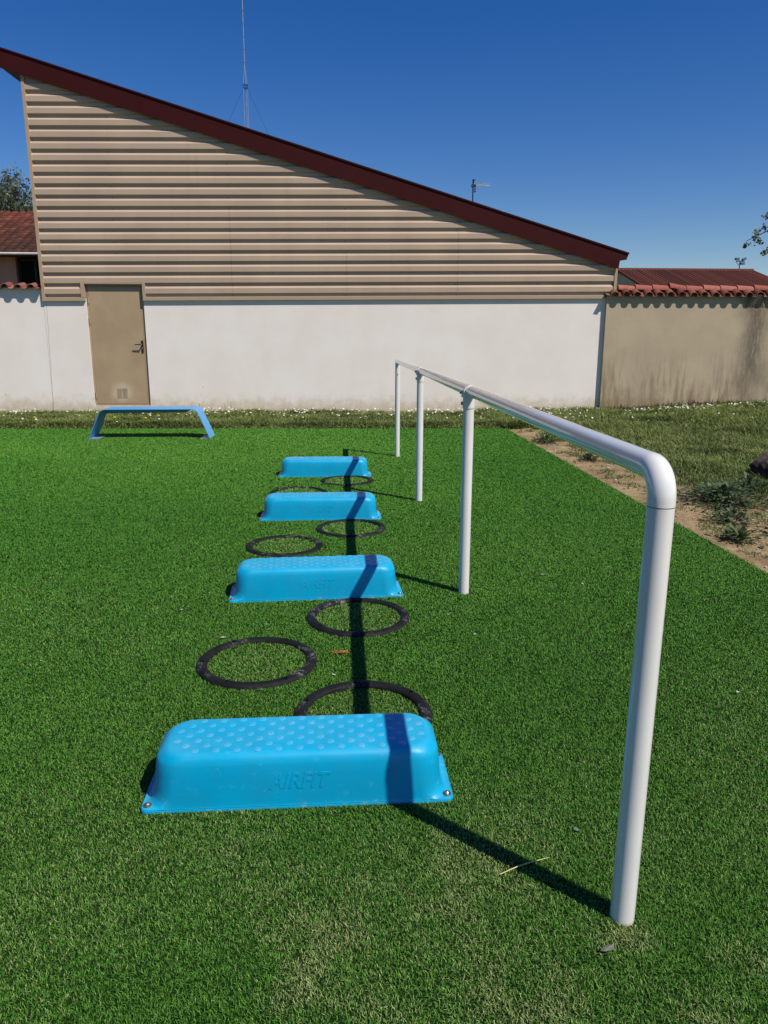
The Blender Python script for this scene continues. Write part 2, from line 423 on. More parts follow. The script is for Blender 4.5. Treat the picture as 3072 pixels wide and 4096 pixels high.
far = np.clip((Y-2.5)/5, 0, 1)
t = np.clip(rng.normal(.45, .32, n)+(big-.5)*1.2, 0, 1)[:, None]
cols = A*(1-t)+B*t
cols = cols*(1+.12*far[:, None]*np.array([.6, 1.2, .2]))
rp = np.clip(pale + .10*(rng.random(n) < .12), 0, .92)
pk = (rng.random(n) < rp).astype(float)*(.55+.45*rng.random(n)); cols = cols*(1-pk[:, None])+Pc*pk[:, None]
cols *= (1+(.9-.5*far)*(rng.random(n)-.5))[:, None]
seam = (np.abs(Y-3.60-.012*np.sin(X*1.7)) < .007) & (X > .34)
cols[seam] *= 1.25
h = (.0062+.0045*rng.random(n))*(1+.9*np.clip((Y-2.5)/7, 0, 1))
me = blades('artificial_turf', np.stack([X, Y, np.full(n, .003)], 1), h, Wd, rng.uniform(.2, 1.15, n), rng.uniform(0, 2*math.pi, n), rng.normal(0, 1.1, n), cols, 1.22, .36)  # dark root colour stands in for self-shadowing deep in the pile
kind(link('artificial_turf', me, MT['turf']), 'stuff')

# ------------------------------------------------------------------ lawn
def lawn():
    xa, ya = scatter(-8, 2.8, 10.6, 13.0, 9500); xb, yb = scatter(2.4, 8.4, 3.2, 13.0, 7500)
    x = np.concatenate([xa, xb]); y = np.concatenate([ya, yb]); k = visible(x, y, .3); x = x[k]; y = y[k]
    k = ((x > TX1+.02) | (y > turf_far(x)+.02)) & (y < 12.99-.02*x); x = x[k]; y = y[k]
    g = grassy(x, y); strip = x < 2.5
    tuft = np.clip((fbm(x, y, 4.5, 88)-.53)*9, 0, 1)*.5
    p = np.clip(g, 0, 1)*(.25+.75*np.clip((fbm(x, y, 3, 15)-.28)*4, 0, 1))
    p = np.maximum(p, tuft*(x > TX1+.1))
    k = rng.random(len(x)) < p; x = x[k]; y = y[k]; n = len(x)
    hh = (.035+.095*rng.random(n)**1.3)*(.55+.9*fbm(x, y, 2.2, 33))*(.45+.55*grassy(x, y))
    near = np.clip((y-turf_far(x))/.4, .45, 1); hh *= np.where(x < 2.4, near, 1)
    hh *= np.where((x > 2.4), .8+.5*np.clip((y-8)/3, 0, 1), 1)
    t = np.clip(rng.normal(.5, .35, n)+(fbm(x, y, 1.7, 71)-.5)*1.5, 0, 1)[:, None]
    cols = np.array([.062, .102, .020])*(1-t)+np.array([.19, .245, .058])*t
    dry = (rng.random(n) < .10)[:, None]; cols = np.where(dry, np.array([.26, .22, .10]), cols)
    cols *= (.7+.6*rng.random(n))[:, None]
    wd = np.maximum(.0035, .00075*cam_depth(x, y))*(.8+.7*rng.random(n))
    P = np.stack([x, y, soil_h(x, y)-.004], 1)
    print('lawn', n)
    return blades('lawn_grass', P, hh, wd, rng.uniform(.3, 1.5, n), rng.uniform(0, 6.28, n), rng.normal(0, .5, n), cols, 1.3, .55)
kind(link('lawn_grass', lawn(), MT['grass']), 'stuff')
# broad weed leaves low in the strip edge
x, y = scatter(-7, 7.5, 8, 12.8, 260); k = visible(x, y, .2); x = x[k]; y = y[k]
k = ((x > TX1+.05) | (y > turf_far(x)+.03)) & (grassy(x, y) > .3) & (fbm(x, y, 2.3, 19) > .48); x = x[k]; y = y[k]
n = len(x); C = np.stack([x, y, soil_h(x, y)+rng.uniform(.012, .05, n)], 1)
t = rng.random((n, 1)); lc = np.array([.028, .055, .014])*(1-t)+np.array([.08, .13, .03])*t
kind(leaf_cards('ground_weeds', C, rng.uniform(.03, .06, n), lc, MT['leaf']), 'stuff')
# tall seed stalks near the shed wall
def stalks():
    bmx = []
    n = 90; x = rng.uniform(-5.8, 4.4, n); y = 12.98-.02*x-rng.uniform(.03, .35, n)
    hh = rng.uniform(.10, .24, n); col = np.tile(np.array([[.16, .14, .06]]), (n, 1))*(.6+.8*rng.random((n, 1)))
    return blades('seed_stalks', np.stack([x, y, soil_h(x, y)], 1), hh, np.full(n, .006), rng.uniform(.05, .5, n), rng.uniform(0, 6.28, n), rng.normal(0, .5, n), col, 1, 1)
kind(link('seed_stalks', stalks(), MT['grass']), 'stuff')
# daisies
def daisies():
    x1 = rng.uniform(-6, 4.6, 680); y1 = 12.92-.02*x1-np.abs(rng.normal(0, .25, 680))
    x2 = rng.uniform(-6, 2.4, 110); y2 = rng.uniform(11.2, 12.7, 110)
    x3 = rng.uniform(4.6, 7.6, 210); y3 = 12.65-.02*x3-np.abs(rng.normal(0, .22, 210))
    x4 = rng.uniform(2.4, 7.2, 170); y4 = rng.uniform(10.0, 12.5, 170)
    x = np.concatenate([x1, x2, x3, x4]); y = np.concatenate([y1, y2, y3, y4])
    k = (fbm(x, y, 1.5, 101) > .44) | (rng.random(len(x)) < .25); k &= (y > turf_far(x)+.2); x = x[k]; y = y[k]
    n = len(x); z = soil_h(x, y)+rng.uniform(.06, .125, n); r = rng.uniform(.010, .019, n)
    V = []; idx = []; sz = []; cs = []
    for i in range(n):
        nv = Vector((random.uniform(-.5, .5), random.uniform(-.9, .1), 1)).normalized()
        u = nv.orthogonal().normalized(); v = nv.cross(u); c0 = Vector((x[i], y[i], z[i])); b0 = len(V)
        for t in range(8): V.append(c0+(u*math.cos(t*.785)+v*math.sin(t*.785))*r[i]*(1 if t % 2 else .8)); cs.append((.80, .80, .76))
        idx += list(range(b0, b0+8)); sz.append(8); b1 = len(V)
        for t in range(5): V.append(c0+nv*.003+(u*math.cos(t*1.257)+v*math.sin(t*1.257))*r[i]*.32); cs.append((.7, .5, .05))
        idx += list(range(b1, b1+5)); sz.append(5)
    me = raw_mesh('daisies', np.array([tuple(p) for p in V]), np.array(sz), np.array(idx)); set_col(me, np.array(cs)); return me
kind(link('daisies', daisies(), MT['petal']), 'stuff')
# pebbles on the bare soil
bm = bmesh.new()
for i in range(420):
    yy = random.uniform(3.6, 10.4); xx = TX1+random.uniform(.06, 1.25)
    if float(grassy(np.array([xx]), np.array([yy]))[0]) > .6: continue
    s = random.uniform(.004, .013)*random.choice([1, 1, 1.6]); zz = float(soil_h(np.array([xx]), np.array([yy]))[0])
    mtx = Matrix.Translation((xx, yy, zz+s*.25)) @ Matrix.Rotation(random.uniform(0, 6), 4, 'Z') @ Matrix.Diagonal((s*random.uniform(.8, 1.6), s, s*.6, 1))
    bmesh.ops.create_icosphere(bm, subdivisions=1, radius=1, matrix=mtx)
kind(obj('pebbles', bm, simple('pebble', (178, 162, 138), .85, .3, .4, 9)), 'stuff')

# ------------------------------------------------------------------ shed
shed = wall_frame(empty('shed'))
tag(shed, 'beige ribbed metal shed with white base, sloping maroon roof edge and brown door', 'shed')
def shear(s, z): return z + .008*(s+4.85)
DL, DR, DB, DT = -4.176, -3.229, .148, 2.137
# white base wall with the door opening (front 0, back .2)
bm = bmesh.new(); B0, B1 = -.10, 1.91
box(bm, -4.872, DL, 0, .2, B0, B1); box(bm, DR, 4.66, 0, .2, B0, B1+.05); box(bm, DL, DR, .0, .2, B0, DB-.006)
box(bm, -4.872, -4.672, .2, 7, B0, B1); box(bm, 4.46, 4.66, .2, 7, B0, B1)
wl = obj('wall', bm, MT['white'], shed)
# siding
zb = 1.914; pitch = .170
prof = []      # (z, offset) repeated from the bottom up
z0 = 1.976-.103
fas_bot = lambda s: 5.329 + (s+5.188)*(2.413-5.329)/(4.686+5.188)
def s_limit(z): return -5.188 + (z-.11-5.329)*(4.686+5.188)/(2.413-5.329)
pts = []
for k in range(0, 21):
    zc = 1.976 + pitch*k     # lower lip of the crest
    pts += [(zc-.056, .004), (zc-.014, .004), (zc, .036), (zc+.078, .036), (zc+.078+.034, .004)]
pts = [p for p in pts if p[0] >= zb]
pts = sorted(set(pts))
bm = bmesh.new(); SL, SR = -4.826, 4.645
for (za, oa), (zb_, ob) in zip(pts, pts[1:]):
    spans = [(SL, SR)]
    if zb_ < 2.15: spans = [(SL, -4.205), (-3.20, SR)]
    for a, b in spans:
        ea = min(b, s_limit(za)); eb = min(b, s_limit(zb_))
        if ea <= a: continue
        eb = max(eb, a)
        quad(bm, (a, -oa, shear(a, za)), (ea, -oa, shear(ea, za)), (eb, -ob, shear(eb, zb_)), (a, -ob, shear(a, zb_)))
for js, ztop in ((-1.75, 3.4), (2.0, 9), (.15, 2.7)):
    for (za, oa), (zb_, ob) in zip(pts, pts[1:]):
        if zb_ < ztop and js < s_limit(zb_):
            quad(bm, (js, -oa-.0012, shear(js, za)), (js+.0026, -oa-.0012, shear(js, za)), (js+.0026, -ob-.0012, shear(js, zb_)), (js, -ob-.0012, shear(js, zb_)), mi=1)
for k in range(0, 20):
    zc = 1.976+pitch*k-.046
    for sc_ in (-4.79, -3.62, -1.75, .12, 1.98, 3.35, 4.60):
        if sc_ < s_limit(zc+.12)-.25 and not (k < 1 and -4.25 < sc_ < -3.15):
            disc(bm, (sc_+random.uniform(-.01, .01), -.004, shear(sc_, zc)), (0, -1, 0), .0075, .006, 6, 1)
bmesh.ops.remove_doubles(bm, verts=bm.verts, dist=.0002)
obj('siding', bm, [MT['siding'], MT['screw']], shed)
# side and back cladding, plain
bm = bmesh.new()
prism(bm, [(-4.868, 1.9), (-4.868, 5.15), (4.655, 2.36), (4.655, 1.9)], .03, 7.0)
obj('cladding', bm, MT['trim'], shed)
bm = bmesh.new(); box(bm, -4.872, -4.824, -.046, .028, 1.862, 5.235); obj('corner_trim', bm, MT['trim'], shed)
bm = bmesh.new(); box(bm, 4.643, 4.69, -.046, .028, 2.0, 2.45); obj('corner_trim', bm, MT['trim'], shed)
for a, b in ((-4.874, -4.178), (-3.228, 4.50)):
    bm = bmesh.new()
    v = [bm.verts.new(p) for p in ((a, -.042, shear(a, 1.862)), (b, -.042, shear(b, 1.862)), (b, -.042, shear(b, 1.914)), (a, -.042, shear(a, 1.914)),
                                   (a, -.002, shear(a, 1.862)), (b, -.002, shear(b, 1.862)), (b, -.012, shear(b, 1.922)), (a, -.012, shear(a, 1.922)))]
    for f in ((0, 1, 2, 3), (0, 4, 5, 1), (3, 2, 6, 7), (0, 3, 7, 4), (1, 5, 6, 2)): bm.faces.new([v[i] for i in f])
    obj('base_flashing', bm, MT['trim'], shed)
bm = bmesh.new()
box(bm, -4.236, DL, -.040, .02, 1.924, 2.176); box(bm, DR, -3.180, -.040, .02, 1.926, 2.160)
box(bm, DL, DR, -.034, .05, DT, DT+.02)
obj('door_surround', bm, MT['trim'], shed)
# roof slab with tapered fascia
top = lambda s: 5.604 + (s+5.145)*(2.659-5.604)/(4.846+5.145)
bm = bmesh.new()
prism(bm, [(-5.145, 5.604), (-5.188, 5.329), (4.686, 2.413), (4.702, 2.542), (4.811, 2.558), (4.846, 2.659)], -.085, -.075)
prism(bm, [(-5.150, 5.612), (-5.140, 5.588), (4.842, 2.645), (4.85, 2.668)], -.10, -.0855)
for k in range(1, 5):
    s = -5.1+k*2.05; quad(bm, (s, -.0865, top(s)-.03), (s+.004, -.0865, top(s)-.03), (s+.004, -.0865, fas_bot(s)+.01), (s, -.0865, fas_bot(s)+.01))
obj('fascia', bm, MT['fascia'], shed)
bm = bmesh.new()
prism(bm, [(-5.14, 5.58), (-5.17, 5.345), (4.66, 2.44), (4.70, 2.55), (4.80, 2.57), (4.82, 2.64)], -.0745, 7.4)
obj('roof', bm, MT['soffit'], shed)
# door
bm = bmesh.new()
for a, b, c_, d in ((DL+.001, DL+.036, DB, DT-.002), (DR-.046, DR-.001, DB, DT-.002), (DL+.036, DR-.046, DT-.05, DT-.002), (DL+.036, DR-.046, DB, DB+.016)):
    box(bm, a, b, .030, .075, c_, d)
obj('door_frame', bm, MT['door'], shed)
dr = obj('door', (lambda b: (box(b, DL+.040, DR-.050, .026, .07, DB+.024, DT-.054), b)[1])(bmesh.new()), MT['door'], shed)
bm = bmesh.new()
loft(bm, [(0, .018, .105, .017), (.008, .018, .105, .017), (.011, .015, .102, .014)], 4)
for v in bm.verts: v.co = Vector((v.co.x-3.306, .026-v.co.z, v.co.y+1.128))
tube(bm, [(-3.308, .016, 1.165), (-3.308, -.03, 1.165)], .009, 8)
tube(bm, [(-3.305, -.03, 1.165), (-3.345, -.034, 1.165), (-3.42, -.030, 1.163)], [.010, .009, .008], 8)
disc(bm, (-3.308, -.04, 1.165), (0, 1, 0), .012, .012, 10, 1); disc(bm, (-3.308, .006, 1.103), (0, 1, 0), .011, .02, 10, 1)
obj('handle', bm, [MT['handle'], MT['chrome']], dr)
bm = bmesh.new(); vx0, vx1, vz0, vz1 = -3.79, -3.607, .262, .445
box(bm, vx0, vx1, .0245, .0262, vz0, vz1)
for s_ in (0, 1):
    xa = vx0+.008+s_*.092; xb = xa+.075
    for k in range(13):
        zz = vz0+.014+k*.0125
        prism_pts = [(xa, zz), (xb, zz), (xb, zz+.006), (xa, zz+.006)]
        prism(bm, prism_pts, .0205, .0243)
obj('vent_grille', bm, simple('vent_paint', (190, 172, 142), .5), dr)
for zz in (1.875, 1.545, .315):
    bm = bmesh.new(); tube(bm, [(DL+.030, .018, zz-.05), (DL+.030, .018, zz+.06)], .0085, 8); box(bm, DL+.038, DL+.062, .0235, .0258, zz-.04, zz+.05)
    obj('hinge', bm, MT['door'], dr)
# hairline crack at the joint with the boundary wall
bm = bmesh.new(); pr = None
for k in range(24):
    zz = 1.83-k*.078; xx = -4.826-.055*(k/23)+random.uniform(-.006, .006)
    if pr: quad(bm, (pr[0]-.002, -.0015, pr[1]), (pr[0]+.002, -.0015, pr[1]), (xx+.002, -.0015, zz), (xx-.002, -.0015, zz))
    pr = (xx, zz)
obj('crack', bm, simple('crack_grey', (150, 142, 132), .9), shed)

# ------------------------------------------------------------------ boundary walls with clay tile coping
def tile_mesh(nt_, pitch, zfront, yfront, zback, yback, name, parent, pal, s0, flip=1):
    V = []; idx = []; sz = []; cs = []
    def strip(prof, s, rot, col, dz, tp):
        nonlocal V
        m = len(prof); b0 = len(V)
        for (e, (y, z), k) in ((0, (yfront, zfront), 1.0), (1, (yback, zback), tp)):
            for (a, hgt) in prof: V.append((s+a*k+rot*(y-yfront), y, z+hgt*k+dz))
            for (a, hgt) in prof: V.append((s+a*k*.88+rot*(y-yfront), y, z+hgt*k-.014+dz))
        for i in range(m-1):
            idx.extend([b0+i, b0+i+1, b0+2*m+i+1, b0+2*m+i]); sz.append(4)            # top
            idx.extend([b0+m+i+1, b0+m+i, b0+3*m+i, b0+3*m+i+1]); sz.append(4)        # underside
            idx.extend([b0+i+1, b0+i, b0+m+i, b0+m+i+1]); sz.append(4)                # front rim
        cs.extend([col]*(4*m))
    arc = [(.068*math.cos(t), .056*math.sin(t)) for t in np.linspace(math.pi, 0, 11)]
    pan = [(.062*math.cos(t), .030-.034*math.sin(t)) for t in np.linspace(math.pi, 0, 7)]
    for i in range(nt_):
        s = s0+i*pitch+random.uniform(-.008, .008)
        strip(arc, s, random.uniform(-.07, .07), random.choice(pal), random.uniform(0, .012), .82)
        strip(pan, s+pitch*.5, 0, random.choice(pal), -.012, .9)
    me = raw_mesh(name, np.array(V), np.array(sz), np.array(idx)); set_col(me, np.array(cs))
    return link(name, me, MT['tile'], parent)
RED = [lin(*c)[:3] for c in ((110, 60, 50), (120, 70, 58), (98, 53, 44), (112, 77, 61), (90, 58, 48), (126, 75, 62))]
bw = wall_frame(empty('boundary_wall'))
tag(bw, 'stained beige rendered wall topped with red clay tiles, right of the shed', 'wall')
bm = bmesh.new(); box(bm, 4.533, 13, -.065, .22, -.1, 1.975)
prism_y = [(-.065, 1.975), (.22, 1.975), (.08, 2.10)]
a = [bm.verts.new((4.56, y, z)) for y, z in prism_y]; b = [bm.verts.new((13, y, z)) for y, z in prism_y]
bm.faces.new(a); bm.faces.new(b[::-1])
for i in range(3): bm.faces.new((a[i], b[i], b[(i+1) % 3], a[(i+1) % 3]))
obj('wall', bm, MT['beige'], bw)
tile_mesh(44, .1905, 1.985, -.155, 2.085, .06, 'tile_coping', bw, RED, 4.64)
bm = bmesh.new(); quad(bm, (4.50, -.155, 1.985), (4.575, -.155, 1.975), (4.575, .06, 2.06), (4.50, .06, 2.07)); box(bm, 4.50, 4.57, .0, .06, 2.02, 2.066)
o = obj('end_tile', bm, MT['tile'], bw); set_col(o.data, np.tile(np.array([RED[1]]), (len(o.data.vertices), 1)))
bm = bmesh.new(); cs = []
for i in range(29):
    s = 4.735+i*.292; dz = random.uniform(-.006, .008); rise = .014
    if i == 3: rise = .045
    n0 = len(bm.verts)
    P = [[(s+e*.30, .055+.088*math.cos(t)*(1-.12*e), 2.072+dz+(1-e)*rise+(.078+(.006 if e == 0 else 0))*math.sin(t)) for t in np.linspace(math.pi, 0, 10)] for e in (0, 1)]
    va = [bm.verts.new(p) for p in P[0]]; vb = [bm.verts.new(p) for p in P[1]]
    for k in range(9): bm.faces.new((va[k], vb[k], vb[k+1], va[k+1]))
    bm.faces.new(va); bm.faces.new(vb[::-1])
    cs += [tuple(x*random.uniform(.98, 1.0) for x in random.choice([lin(152, 88, 74)[:3], lin(160, 98, 84)[:3], lin(146, 82, 68)[:3]]))]*(len(bm.verts)-n0)
o = obj('ridge_tiles', bm, MT['tile'], bw); set_col(o.data, np.array(cs))
bm = bmesh.new()      # mortar spout under the tiles
v = [bm.verts.new(p) for p in ((6.93, -.067, 1.80), (7.24, -.067, 1.80), (7.01, -.15, 2.0), (7.14, -.15, 2.0), (6.98, -.067, 2.01), (7.2, -.067, 2.01))]
for f in ((0, 1, 3, 2), (0, 2, 4), (1, 5, 3), (2, 3, 5, 4)): bm.faces.new([v[i] for i in f])
obj('mortar_spout', bm, MT['beige'], bw)
bl = wall_frame(empty('boundary_wall'))
tag(bl, 'white rendered wall with curved clay tile coping, left of the shed', 'wall')
bm = bmesh.new(); box(bm, -13, -4.876, .003, .24, -.1, 2.075); obj('wall', bm, MT['white'], bl)
OLD = [lin(*c)[:3] for c in ((132, 84, 72), (120, 70, 60), (142, 98, 84), (108, 66, 58))]
tile_mesh(39, .209, 2.072, -.105, 2.12, .12, 'tile_coping', bl, OLD, -12.97)
bm = bmesh.new(); box(bm, -13, -4.90, .06, .2, 2.02, 2.10); obj('mortar_bed', bm, MT['mortar'], bl)

# ------------------------------------------------------------------ handrail
hr = tag(empty('handrail', (RX, POSTS[0], 0)), 'long white tubular handrail on four posts beside the blue steps', 'handrail')
LEAN = [-.005, 0, 0, 0]
for i, y in enumerate(POSTS):
    yy = y-POSTS[0]; bm = bmesh.new()
    topz = (RH-.072) if i == 0 else (RH-.055 if i < 3 else RH-.030)
    tube(bm, [(0, yy, -.05), (0 if i else .006, yy, topz)], PR, 40, True)
    if i == 3: disc(bm, (-.002, yy-PR+.001, RH-.14), (0, -1, 0), .006, .002, 10, 1)
    obj('post', bm, [MT['rail'], MT['groove']], hr, True); auto_smooth(hr.children[-1])
o_x = .006
bm = bmesh.new(); L4 = POSTS[3]-POSTS[0]
tube(bm, [(o_x, .066, RH), (0, L4-.0, RH)], PR, 40, True)
# mitred end: short drop of the pipe onto the last post
tube(bm, [(0, L4, RH+.0005), (0, L4, RH-.031)], PR*1.0, 40, True)
for t in np.linspace(0, math.pi/2, 6)[1:]:
    pass
o = obj('rail', bm, MT['rail'], hr, True); auto_smooth(o)
bm = bmesh.new(); br = .058; P = [(o_x, .070, RH), (o_x, .058, RH)] + [(o_x, .058-br*math.sin(t), RH-br+br*math.cos(t)) for t in np.linspace(0, math.pi/2, 14)][1:] + [(o_x, 0, RH-.0705)]
tube(bm, P, PR*1.018, 40, True); o = obj('elbow', bm, MT['rail'], hr, True); auto_smooth(o)
bm = bmesh.new(); tube(bm, [(o_x, 0, RH-.0722), (o_x, 0, RH-.0704)], PR*1.004, 40, True); obj('joint_line', bm, MT['groove'], hr)
for i in (1, 2):
    yy = POSTS[i]-POSTS[0]; bm = bmesh.new()
    tube(bm, [(0, yy-.034, RH), (0, yy+.05, RH)], PR+.0035, 40, True)
    tube(bm, [(0, yy, RH-.008), (0, yy, RH-.083)], PR+.003, 40, True)
    box(bm, -.036, -.024, yy+.0, yy+.034, RH-.030, RH+.010)
    cl = obj('clamp', bm, MT['rail'], hr, True); auto_smooth(cl)
    for (bx, by, bz) in ((-.036, yy+.018, RH-.006), (-.030, yy+.004, RH-.060)):
        bm = bmesh.new(); disc(bm, (bx, by, bz), (-1, 0, 0), .0085, .008, 10)
        obj('bolt', bm, MT['bolt'], cl)

# ------------------------------------------------------------------ blue steps
def make_step():
    root = empty('step_platform')
    bm = bmesh.new()
    loft(bm, [(.0, .4425, .1262, .022), (.008, .4425, .1262, .022), (.0118, .4395, .1235, .02)], 5, 0, True)
    loft(bm, [(.011, .436, .1265, .05), (.0135, .424, .1262, .055), (.020, .417, .1258, .062), (.032, .412, .1252, .068), (.055, .409, .124, .070), (.10, .406, .1205, .072),
              (.132, .403, .1175, .072), (.147, .398, .114, .073), (.156, .3865, .1085, .072), (.162, .379, .101, .067), (.1648, .371, .093, .061), (.1652, .362, .084, .054)], 10)
    for r in range(7):
        for k in range(13):
            x = -.348+k*.0585+(.0292 if r % 2 else 0); y = -.084+r*.028
            if abs(x) > .355 or (abs(x) > .325 and abs(y) > .07): continue
            dome(bm, (x, y, .1646), .0128, .0022, 14, 1)
    o = obj('body', bm, [MT['blue'], MT['dot']], root, True); auto_smooth(o, 40)
    cu_ = bpy.data.curves.new('lettering', 'FONT'); cu_.body = 'AIRFIT'; cu_.size = 1; cu_.shear = .28; cu_.extrude = .5; cu_.offset = .022; cu_.align_x = 'CENTER'
    tmp = bpy.data.objects.new('tmp', cu_); COL.objects.link(tmp)
    dg = bpy.context.evaluated_depsgraph_get(); me = bpy.data.meshes.new_from_object(tmp.evaluated_get(dg))
    bpy.data.objects.remove(tmp); bpy.data.curves.remove(cu_)
    co_ = np.zeros(len(me.vertices)*3); me.vertices.foreach_get('co', co_); co_ = co_.reshape(-1, 3)
    mn = co_.min(0); mx = co_.max(0)
    x = (co_[:, 0]-(mn[0]+mx[0])/2)/(mx[0]-mn[0])*.176+.004; zz = (co_[:, 1]-mn[1])/(mx[1]-mn[1])*.046+.062
    tt = np.clip((zz-.055)/(.10-.055), 0, None); face = -(.124-(.124-.1205)*tt)
    y = face + .0012 - (co_[:, 2]+.5)*.0024
    me.vertices.foreach_set('co', np.stack([x, y, zz], 1).ravel()); me.materials.clear(); me.update()
    link('lettering', me, MT['blue'], root)
    for (x, y) in ((-.424, -.104), (.424, -.104), (-.424, .104), (.424, .104)):
        bm = bmesh.new(); disc(bm, (x, y, .0125), (0, 0, 1), .0125, .0025, 16); dome(bm, (x, y, .0148), .0085, .007, 12); obj('bolt', bm, MT['bolt'], root)
    return root
step = make_step()
SL_ = ['biggest blue plastic step in the foreground, nearest the front post of the handrail',
       'blue plastic step turned slightly askew, second in the row behind the foreground step',
       'third blue plastic step, just in front of the smallest and farthest step',
       'smallest and farthest blue plastic step, chipped pale at its upper left corner']
for i, (x, y, a) in enumerate(STEPS):
    o = step if i == 0 else copy_tree(step)
    o.location = (x, y, .004); o.rotation_euler = (0, 0, R(a))
    tag(o, SL_[i], 'exercise step', 'blue exercise steps in a row')

last = o
for k in range(9):
    bm = bmesh.new(); cx, cy = random.uniform(-.35, -.2), random.uniform(-.03, .075); a_, b_ = random.uniform(.01, .028), random.uniform(.006, .014)
    vs = [bm.verts.new((cx+a_*math.cos(t)*random.uniform(.6, 1), cy+b_*math.sin(t)*random.uniform(.6, 1), .1664)) for t in np.linspace(0, 2*math.pi, 11)[:-1]]
    bm.faces.new(vs); obj('chipped_patch', bm, MT['chip'], last)
# ------------------------------------------------------------------ rubber rings
def make_ring():
    bm = bmesh.new(); sec = [(RI, .0), (RI, .009), (RI+.004, .0150), (RI+.012, .0185), (RI+.028, .0190), (RO-.009, .0165), (RO-.003, .010), (RO, .0)]
    N = 96; rings = []
    for k in range(N):
        t = 2*math.pi*k/N; rings.append([bm.verts.new((r*math.cos(t), r*math.sin(t), z)) for r, z in sec])
    m = len(sec)
    for k in range(N):
        a, b = rings[k], rings[(k+1) % N]
        for i in range(m): bm.faces.new((a[i], b[i], b[(i+1) % m], a[(i+1) % m]))
    bmesh.ops.recalc_face_normals(bm, faces=bm.faces)
    me = bpy.data.meshes.new('rubber_ring'); bm.to_mesh(me); bm.free(); o = link('rubber_ring', me, MT['rubber'])
    cut = bmesh.new()
    for k in range(6):
        t = 2*math.pi*(k+.28)/6; c_ = Vector(((RI+.024)*math.cos(t), (RI+.024)*math.sin(t), .006))
        tube(cut, [c_, c_+Vector((0, 0, .012)), c_+Vector((0, 0, .03))], [.0095, .0105, .0145], 16)
    bmesh.ops.recalc_face_normals(cut, faces=cut.faces)
    cme = bpy.data.meshes.new('cut'); cut.to_mesh(cme); cut.free(); c_o = bpy.data.objects.new('cut', cme); COL.objects.link(c_o)
    md = o.modifiers.new('holes', 'BOOLEAN'); md.operation = 'DIFFERENCE'; md.object = c_o; md.solver = 'EXACT'
    dg = bpy.context.evaluated_depsgraph_get(); nm = bpy.data.meshes.new_from_object(o.evaluated_get(dg))
    o.modifiers.clear(); o.data = nm; bpy.data.objects.remove(c_o); bpy.data.meshes.remove(me); nm.name = 'rubber_ring'
    auto_smooth(o, 50); return o
ring = make_ring()
RL = ['black rubber ring half hidden behind the foreground blue step',
      'fully visible black rubber ring left of the rail shadow, largest of the rings in view',
      'black rubber ring crossed by the rail shadow in front of the second blue step',
      'black rubber ring just behind the second blue step, left of the rail shadow',
      'black rubber ring crossed by the rail shadow in front of the third blue step',
      'black rubber ring mostly hidden behind the third blue step, left of the rail shadow',
      'black rubber ring directly in front of the farthest blue step, crossed by the rail shadow']
for i, (x, y) in enumerate(RINGS):
    o = ring if i == 0 else ring.copy()
    if i: COL.objects.link(o)
    o.location = (x, y, .003); o.rotation_euler = (R(random.uniform(-.6, .6)), R(random.uniform(-.6, .6)), R([20, 47, 200, 100, 10, 160, 300][i]))
    tag(o, RL[i], 'rubber ring', 'black rubber rings set in the turf')

# ------------------------------------------------------------------ bench
be = tag(empty('plate_bench', (-2.44, 9.93, 0)), 'blue bent metal plate bench standing before the shed door', 'bench')
def bench_path():
    C_ = [Vector((-.777, 0)), Vector((-.600, .390)), Vector((.612, .390)), Vector((.772, 0))]
    P = [tuple(C_[0])]
    for a_, c_, b_ in ((C_[0], C_[1], C_[2]), (C_[1], C_[2], C_[3])):
        u = (a_-c_).normalized(); v = (b_-c_).normalized(); half = u.angle(v)/2; r = .10
        ctr = c_+(u+v).normalized()*(r/math.sin(half)); t0 = c_+u*(r/math.tan(half)); t1 = c_+v*(r/math.tan(half))
        for k in range(10):
            d = ((t0-ctr).lerp(t1-ctr, k/9)).normalized()*r; P.append(tuple(ctr+d))
    return P+[tuple(C_[3])]
bp = bench_path(); bm = bmesh.new(); th = .008
n_ = len(bp); nor = []
for i in range(n_):
    a = Vector(bp[max(i-1, 0)]); b = Vector(bp[min(i+1, n_-1)]); d = (b-a).normalized(); nor.append(Vector((-d.y, d.x)))
O1 = [[bm.verts.new((p[0], y, p[1]+.004)) for p in bp] for y in (-.19, .19)]
I1 = [[bm.verts.new((p[0]-nor[i].x*th, y, max(p[1]+.004-nor[i].y*th, .004))) for i, p in enumerate(bp)] for y in (-.19, .19)]
for i in range(n_-1):
    bm.faces.new((O1[0][i], O1[0][i+1], O1[1][i+1], O1[1][i])); bm.faces.new((I1[0][i+1], I1[0][i], I1[1][i], I1[1][i+1]))
    bm.faces.new((O1[0][i+1], O1[0][i], I1[0][i], I1[0][i+1])); bm.faces.new((O1[1][i], O1[1][i+1], I1[1][i+1], I1[1][i]))
for i in (0, n_-1): bm.faces.new((O1[0][i], O1[1][i], I1[1][i], I1[0][i]))
o = obj('bent_plate', bm, MT['bench'], be, True); auto_smooth(o, 30)
bm = bmesh.new(); prism(bm, [(-.56, .384), (-.58, .325), (.44, .33), (.53, .384)], .02, .17); obj('under_beam', bm, MT['bench'], be)
for x0, x1 in ((-.775, -.64), (.64, .768)):
    bm = bmesh.new(); box(bm, x0, x1, -.19, .10, .010, .018); obj('foot_plate', bm, MT['bench_foot'], be)

